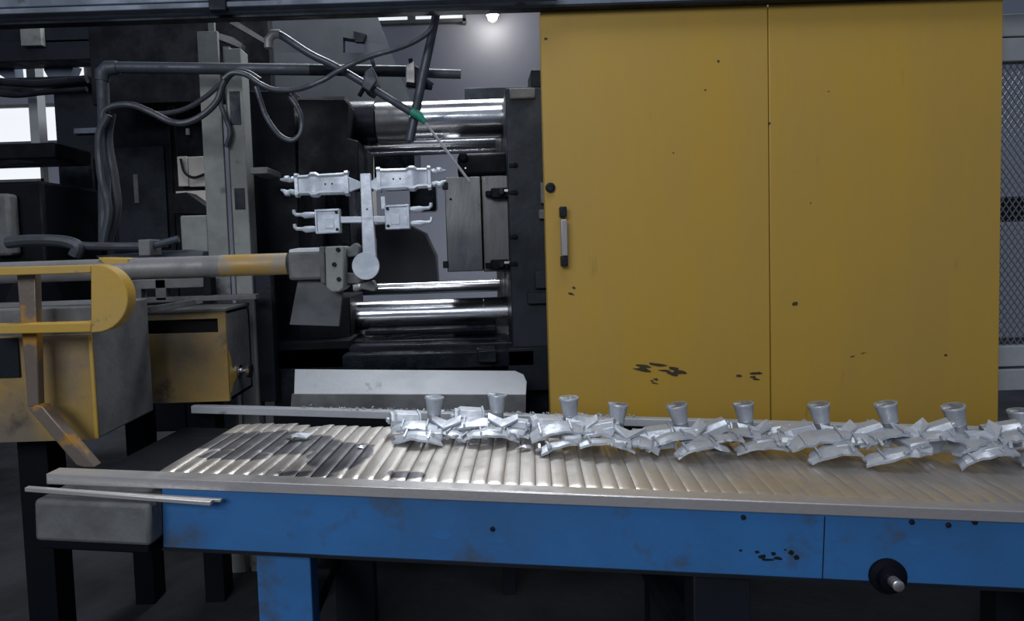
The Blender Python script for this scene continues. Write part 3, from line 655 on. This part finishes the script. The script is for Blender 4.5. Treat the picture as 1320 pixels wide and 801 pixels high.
# post leans a little with its own footing: keep it vertical
x0 = W(263, 220, YP).x; kx = YP/F; ztop = W(268, 40, YP).z
fl = MB().box(x0, x0+26*kx, YP, YP+.02, 0, ztop).build('flange', 'post_grey', po, bev=.003)
MB().box(x0+26*kx, x0+34*kx, YP+.06, YP+.10, 0, ztop-.05).build('web', 'post_grey', po)
z1 = W(300, 62, YP).z
f2 = MB().box(x0+33*kx, x0+54*kx, YP+.005, YP+.10, 0, z1).build('flange', 'post_grey', po, bev=.004)
for py0, py1 in ((118,160),(243,270)):
    c = W(306,(py0+py1)/2,YP); MB().box(x0+37*kx, x0+50*kx, YP+.001, YP+.008, c.z-(py1-py0)*kx/2, c.z+(py1-py0)*kx/2).build('slot', 'dark_steel', f2, bev=.001)
MB().pbox(268, 15, 276, 60, 2.955, 2.975).build('top_tie', 'post_grey', po, bev=.002)
MB().pbox(322, 216, 345, 224, 2.9, 3.1).build('bracket_arm', 'dusty_grey', po, bev=.003)
MB().pbox(318, 330, 352, 520, 2.98, 3.04).build('stiffener_plate', 'dark_steel', po, bev=.003)

# ------------------------------------------------------------------ pipe, rods, hoses
def T(path, Y=None): return [W(p[0], p[1], p[2] if len(p) > 2 else Y) for p in path]
pi_ = thing('air_pipe', 'grey elbowed pipe running horizontally in front of the steel post', 'pipe', W(135, 310, 2.82))
r = .024
MB().tube(T([(400,90),(150,87),(140,87.5),(134,92),(132,100),(134,150),(135,315)], 2.82), r, 18).build('pipe_run', 'pipe_grey', pi_)
MB().tube(T([(152,87),(139,88),(133,94),(132,104)], 2.82), [.028,.031,.031,.028], 18).build('elbow', 'pipe_grey', pi_)
MB().tube(T([(398,90),(524,92)], 2.82), .0235, 18).build('pipe_extension', 'dark_steel', pi_)
pe = MB().tube(T([(530,94),(594,96)], 2.82), .019, 18).build('bar_end', 'pipe_grey', pi_)
cl = MB().pprism([(523,84),(532,79),(535,82),(535,108),(523,109)], 2.77, 2.86).build('clamp', 'handle_grey', pi_, bev=.004)
MB().pprism([(535,84),(546,92),(549,104),(543,114),(535,110)], 2.76, 2.86).build('clamp_jaw', 'black_steel', cl, bev=.004)
MB().tube(T([(524,109),(557,113)], 2.76), .011, 10).build('clamp_screw', 'black_steel', cl)
MB().tube(T([(529,76),(530,82)], 2.78), .009, 10).build('clamp_knob', 'black_steel', cl)
MB().tube(T([(548,106),(557,112)], 2.76), .016, 6).build('clamp_nut', 'dark_steel', cl)
# slanted rod
tag(MB().tube(T([(569,-20),(560,30),(545,98),(528,182)], 2.74), [.017,.017,.020,.018], 14).build('support_rod', 'pipe_grey'), 'steep grey rod slanting down past the pipe clamp', 'rod')
# spray lance
sl = thing('spray_lance', 'diagonal spray lance pipe with green fitting and thin nozzle tube', 'spray lance', W(540, 150, 2.70))
MB().tube(smooth_path(T([(346,60),(347,50),(353,44),(363,46),(400,70),(440,90),(530,145)], 2.70), 4), .015, 14).build('lance_pipe', 'pipe_grey', sl)
MB().tube(T([(346,62),(346,52),(352,44),(361,44)], 2.70), [.016,.019,.019,.018], 14).build('elbow', 'handle_grey', sl)
MB().tube(T([(530,144),(540,149),(548,158)], 2.70), [.017,.018,.009], 12).build('fitting', 'green_plastic', sl)
MB().tube(T([(546,155),(570,187),(605,234)], 2.70), .0055, 8).build('nozzle_tube', 'pale_grey', sl)
ck = MB().pprism([(470,92),(480,86),(484,96),(486,104),(476,118),(466,112)], 2.66, 2.80).build('rod_clamp', 'pipe_grey', sl, bev=.005)
MB().tube(T([(478,72),(483,88)], 2.72), .008, 10).build('clamp_screw', 'pipe_grey', ck)
MB().tube(T([(463,124),(470,112)], 2.68), .009, 8).build('clamp_screw', 'black_steel', ck)
def hose(path, Y, r, m, label, n=10, name='hose', cat='hose'):
    return tag(MB().tube(smooth_path(T(path, Y)), r, n).build(name, m), label, cat)
hose([(566,0),(560,28),(548,45),(520,60),(480,72),(455,82),(435,92),(415,104),(385,115),(355,116),(335,108),(318,97),(300,94),(288,102)], 2.66, .0105, 'pipe_grey', 'grey hose sweeping from the slanted rod across to the post')
hose([(133,150),(136,142),(150,136),(172,136),(195,145),(220,157),(240,158),(262,148),(280,130),(288,108),(300,94),(318,94),(335,104)], 2.70, .0135, 'hose_grey', 'thick grey hose hanging in a wave from the pipe elbow')
hose([(195,146),(215,146),(240,140),(265,125),(280,112),(296,98)], 2.74, .010, 'hose_grey', 'short dark hose just above the wave-shaped hose')
hose([(330,112),(336,130),(344,152),(360,174),(376,181),(387,172),(389,155),(383,138),(372,122)], 2.70, .0105, 'pipe_grey', 'grey hose hanging in a loop beside the post')
hose([(286,112),(284,130),(290,150),(297,170),(292,190)], 2.935, .011, 'hose_grey', 'hose running down the face of the steel post')
hose([(140,148),(128,175),(131,230),(140,270),(133,312)], 2.70, .016, 'hose_grey', 'dark hose dropping from the pipe elbow, nearest the windows')
hose([(144,146),(140,180),(148,230),(151,270),(140,312)], 2.74, .016, 'hose_grey', 'dark hose dropping beside the vertical pipe')
hose([(-20,104),(40,108),(75,106),(112,102)], 3.6, .021, 'rubber', 'thick black cable strung across the bright windows', name='cable', cat='cable')
hose([(-20,119),(20,123),(60,119),(112,115)], 3.6, .014, 'rubber', 'thinner black cable sagging below the thick one', name='cable', cat='cable')
hose([(10,313),(40,310),(80,311),(100,318),(96,330)], 2.6, .024, 'hose_grey', 'thick bent hydraulic hose above the yellow guard')
hose([(102,317),(140,318),(182,318)], 2.62, .017, 'hose_grey', 'straight hydraulic hose after the thick bent one')
hose([(192,318),(212,313),(230,308)], 2.62, .014, 'pipe_grey', 'short upturned hose end next to the small grey bracket')
hose([(233,205),(238,222),(250,229),(268,223)], 4.22, .009, 'rubber', 'black cable hanging before the pale panel', name='cable', cat='cable')
tag(MB().pbox(178, 309, 193, 330, 2.58, 2.68).build('hose_bracket', 'dusty_grey', bev=.004), 'small grey bracket joining two hydraulic hoses', 'bracket')

# ------------------------------------------------------------------ yellow guard ring, boxes
GY = 1.95
yg = thing('guard_handle', 'yellow flat guard loop with rounded end in the foreground', 'guard', W(60, 430, GY))
def arc(cx, cy, rx, ry, a0, a1, n=10): return [(cx+rx*math.cos(math.radians(a0+(a1-a0)*i/n)), cy+ry*math.sin(math.radians(a0+(a1-a0)*i/n))) for i in range(n+1)]
outer = [(117,341.5)] + arc(122,385,43,44,-90,90,16) + [(117,429)]
MB().pprism(outer, GY, GY+.05).build('rounded_end', 'yellow_arm', yg, bev=.003)
MB().pprism([(-40,346),(117,341.5),(117,352),(-40,357)], GY, GY+.05).build('top_bar', 'yellow_arm', yg, bev=.003)
MB().pprism([(-40,420),(117,415.5),(117,428.5),(-40,432)], GY, GY+.05).build('bottom_bar', 'yellow_arm', yg, bev=.003)
up = MB().pprism([(21,352),(45,352),(50,525),(36,525)], GY+.05, GY+.08).build('upright', 'yellow_bare', yg, bev=.003)
MB().pprism([(36,527),(46,523),(54,524),(122,603),(108,603),(98,600)], GY+.02, GY+.06).build('brace', 'yellow_bare', yg, bev=.003)
b1 = thing('yellow_housing', 'larger worn yellow machine housing behind the guard loop', 'housing', W(60, 568, 2.1))
c0 = W(122, 470, 2.1)
zt1 = W(122, 395, 2.1).z; zb1 = W(60, 568, 2.1).z; zf1 = W(122, 430, 2.1).z
fr = MB().box(c0.x-1.0, c0.x, 2.09, 2.10, zb1, zf1).build('front_panel', 'yellow_worn_dim', b1, bev=.001)
MB().box(c0.x-1.0, c0.x-.002, 2.10, 2.47, zb1, zt1).build('shell', 'dusty_grey', b1, bev=.006)
MB().pbox(-20, 436, 24, 488, 2.082, 2.09).build('access_cover', 'dark_steel', fr, bev=.002)
MB().pbox(118, 432, 122, 567, 2.084, 2.09).build('edge_strip', 'yellow_arm', fr)
for px in (-60, 60):
    p = W(px, 560, 2.3); MB().box(p.x-.05, p.x+.05, 2.22, 2.32, 0, zb1+.005).build('leg', 'black_steel', b1)
b2 = thing('yellow_cabinet', 'smaller rusty yellow cabinet with a long slot and chrome knob', 'housing', W(240, 525, 2.62))
x2 = W(293, 460, 2.62).x; zt2 = W(240, 403, 2.62).z; zb2 = W(240, 519, 2.62).z; xa = W(150, 460, 2.62).x
s0, s1 = W(240,412,2.62).z, W(240,430,2.62).z
xs0, xs1 = W(186,421,2.62).x, W(281,421,2.62).x
fp_ = MB()
fp_.box(xa, x2, 2.62, 2.635, zb2, s1); fp_.box(xa, x2, 2.62, 2.635, s0, zt2); fp_.box(xa, xs0, 2.62, 2.635, s1, s0); fp_.box(xs1, x2, 2.62, 2.635, s1, s0)
fo = fp_.build('front_panel', 'yellow_worn_dim', b2)
MB().box(xs0-.02, xs1+.02, 2.66, 2.67, s1-.02, s0+.02).build('slot_back', 'black_hole', b2)
MB().box(x2-.015, x2, 2.635, 2.9, zb2, zt2-.012).build('side_panel', 'dusty_grey', b2)
MB().box(xa, x2+.004, 2.615, 2.9, zt2, zt2+.012).build('top_panel', 'dusty_grey', b2, bev=.002)
MB().box(xa, x2, 2.885, 2.9, zb2, zt2).build('rear_panel', 'dusty_grey', b2)
MB().box(xa, x2, 2.64, 2.88, zb2, zb2+.012).build('floor_panel', 'dusty_grey', b2)
p = W(311, 478, 2.74); p.x = x2
kn = MB().lathe(p, (1,0,0), [(0,.026),(.008,.026),(.010,.012),(.035,.012),(.037,.030),(.050,.032),(.054,.026)], 20).build('knob', 'chrome', b2)
MB().prism([(x2+.0005, 2.636+dy, p.z+dz) for dy, dz in ((0,.10),(.02,.07),(.03,.02),(.07,.03),(.075,-.02),(.03,-.04),(.01,-.07),(0,-.07))], (.001,0,0)).build('paint_patch', 'yellow_arm', b2)
for px in (180, 270):
    q = W(px, 522, 2.75); MB().box(q.x-.04, q.x+.04, 2.70, 2.80, 0, zb2+.005).build('leg', 'black_steel', b2)
tag(MB().pprism([(175,398),(252,386),(254,393),(178,408)], 2.5, 2.56).build('cover_strip', 'dusty_grey', bev=.003), 'thin grey strip slanting above the smaller yellow cabinet', 'strip')
MB().pbox(233, 278, 268, 332, 2.955, 3.1).build('junction_box', 'post_grey', po, bev=.008)
tag(MB().pprism([(122,330),(180,326),(240,322),(262,324),(262,332),(130,336)], 2.7, 2.76).build('support_bar', 'pipe_grey', bev=.004), 'grey flat bar running above the take-out arm tube', 'bar')
sb = thing('sub_frame', 'grey framework plates under the take-out arm tube', 'frame', W(220, 395, 2.8))
for a in ((168,360,262,372),(170,372,182,388),(200,360,214,388),(168,382,330,389)):
    MB().pbox(*a, 2.85, 2.9).build('frame_plate', 'dusty_grey', sb, bev=.003)
MB().pbox(262, 358, 272, 390, 2.86, 2.92).build('frame_plate', 'black_steel', sb)

# ------------------------------------------------------------------ dark background plant
cb = thing('control_cabinet', 'tall black machine cabinet between the windows and the post', 'cabinet', W(190, 400, 4.3))
MB().pbox(146, 20, 226, 560, 4.3, 5.0).build('body', 'black_steel', cb, bev=.01)
MB().pbox(172, 225, 178, 262, 4.27, 4.3).build('door_handle', 'dusty_grey', cb, bev=.004)
MB().pbox(150, 190, 214, 320, 4.28, 4.3).build('door_panel', 'dark_steel', cb, bev=.004)
MB().pprism([(222,250),(240,248),(268,268),(266,276),(222,275)], 4.1, 4.24).build('ledge', 'black_steel', cb)
MB().pbox(226, 100, 275, 201, 4.31, 4.4).build('side_sheet', 'black_steel', cb)
MB().pbox(226, 240, 275, 560, 4.31, 4.4).build('side_sheet', 'black_steel', cb)
q = W(242, 170, 4.28); MB().box(q.x-.008, q.x+.008, 4.27, 4.30, q.z-.02, q.z+.02).build('tag_plate', 'pale_grey', cb)
pp_ = thing('wall_panel', 'pale cream panel lit in the gap beside the post', 'panel', W(248, 262, 4.26))
for a in ((229,202,242,240),(243,202,275,240),(227,246,275,264)):
    MB().pbox(*a, 4.25, 4.28).build('panel_board', 'pale_panel', pp_, bev=.004)
dc = thing('plant_column', 'dark steel column standing before the bright windows', 'column', W(100, 330, 5.0))
MB().pbox(76, 118, 132, 345, 5.0, 5.4).build('column_body', 'dark_steel', dc, bev=.01)
MB().pbox(95, 165, 128, 172, 4.96, 5.0).build('column_band', 'rail_grey', dc, bev=.004)
MB().pbox(80, 205, 122, 320, 4.97, 5.0).build('column_cover', 'oily_dark', dc, bev=.006)
pf = thing('dark_gantry', 'dark overhead gantry of crossed beams before the windows', 'gantry', W(50, 60, 4.8))
for a in ((-60,52,150,78),(-60,26,30,54),(52,30,140,54),(-60,100,112,110)):
    MB().pbox(*a, 4.8, 5.0).build('beam', 'dark_steel', pf, bev=.006)
MB().pbox(26, 25, 52, 58, 4.75, 4.8).build('beam_plate', 'post_grey', pf, bev=.004)
MB().pprism([(-20,66),(16,66),(20,102),(8,102),(-20,84)], 5.0, 5.1).build('gusset', 'rail_grey', pf, bev=.004)
MB().pprism([(58,78),(96,84),(88,104),(64,104),(56,90)], 5.0, 5.1).build('gusset', 'rail_grey', pf, bev=.004)
MB().pbox(36, 70, 48, 190, 5.2, 5.3).build('mullion_post', 'pale_grey', pf, bev=.004)
lm = thing('pump_unit', 'dark bulky pump unit below the bright windows', 'machine', W(50, 340, 4.0))
MB().pbox(-80, 236, 60, 420, 4.0, 4.6).build('tank', 'black_steel', lm, bev=.02)
MB().pbox(-80, 186, 70, 206, 4.2, 4.6).build('tank_rail', 'black_steel', lm, bev=.01)
MB().pbox(-20, 250, 12, 330, 3.9, 4.0).build('motor_cover', 'dusty_grey', lm, bev=.02)
MB().tube(T([(30,392),(60,392)],3.2), .12, 20).build('motor', 'black_steel', lm)
uw = thing('upper_enclosure', 'black enclosure panel under the overhead rail left of the gap', 'enclosure', W(330, 120, 3.9))
MB().pbox(118, 22, 345, 130, 3.95, 4.05).build('enclosure_sheet', 'black_steel', uw, bev=.003)
MB().pprism([(280,42),(300,48),(312,56),(310,62),(296,56),(280,50)], 3.6, 3.66).build('enclosure_stay', 'dusty_grey', uw)
MB().pprism([(300,24),(345,52),(345,58),(296,30)], 3.7, 3.75).build('enclosure_stay', 'dusty_grey', uw)
ex = thing('extraction_hood', 'grey tapering extraction hood with a square opening behind the pipe', 'hood', W(440, 200, 5.6))
MB().pprism([(336,14),(484,14),(500,58),(442,48),(442,68),(336,68)], 5.6, 5.7).build('hood_sheet', 'hood_grey', ex)
MB().pprism([(470,52.5),(500,58),(530,132),(520,200),(336,200),(336,68),(442,68),(470,68)], 5.6, 5.7).build('hood_sheet', 'hood_grey', ex)
MB().pprism([(455,40),(472,44),(468,54),(458,54)], 5.55, 5.6).build('hood_latch', 'dark_steel', ex)
tag(MB().pbox(600, 112, 720, 133, 5.6, 5.8).build('cross_beam', 'platen', bev=.006), 'dark cross beam behind the upper chrome tie bar', 'beam')
tag(MB().pbox(447, 182, 482, 360, 6.4, 6.6).build('wall_column', 'pale_panel', bev=.006), 'pale brownish column far behind the held casting', 'column')
MB().box(W(340,30,5.6).x, W(470,30,5.6).x, 5.6, 5.7, W(400,14,5.6).z-.02, 7.2).build('hood_duct', 'hood_grey', ex)
# lamp
lp = thing('bay_lamp', 'small glowing lamp high on the grey wall', 'lamp', W(635, 24, 8.75))
p = W(635, 25, 8.75)
MB().lathe(p+Vector((0,0,.05)), (0,0,1), [(0,.09),(.04,.075),(.08,.04),(.14,.03)], 20).build('shade', 'pale_grey', lp)
MB().lathe(p+Vector((0,0,-.03)), (0,0,1), [(0,.02),(.02,.05),(.05,.065),(.08,.065)], 20).build('bulb', 'lamp_glow', lp)
MB().tube([p+Vector((0,0,.18)), p+Vector((0,0,.9))], .012, 8).build('cord', 'rubber', lp)
ld = bpy.data.lights.new('bay_lamp_light', 'POINT'); ld.energy = 4; ld.color = (1,.93,.82); ld.shadow_soft_size = .05
lo_ = bpy.data.objects.new('bay_lamp_light', ld); COL.objects.link(lo_); lo_.location = p+Vector((0,-.10,-.06))
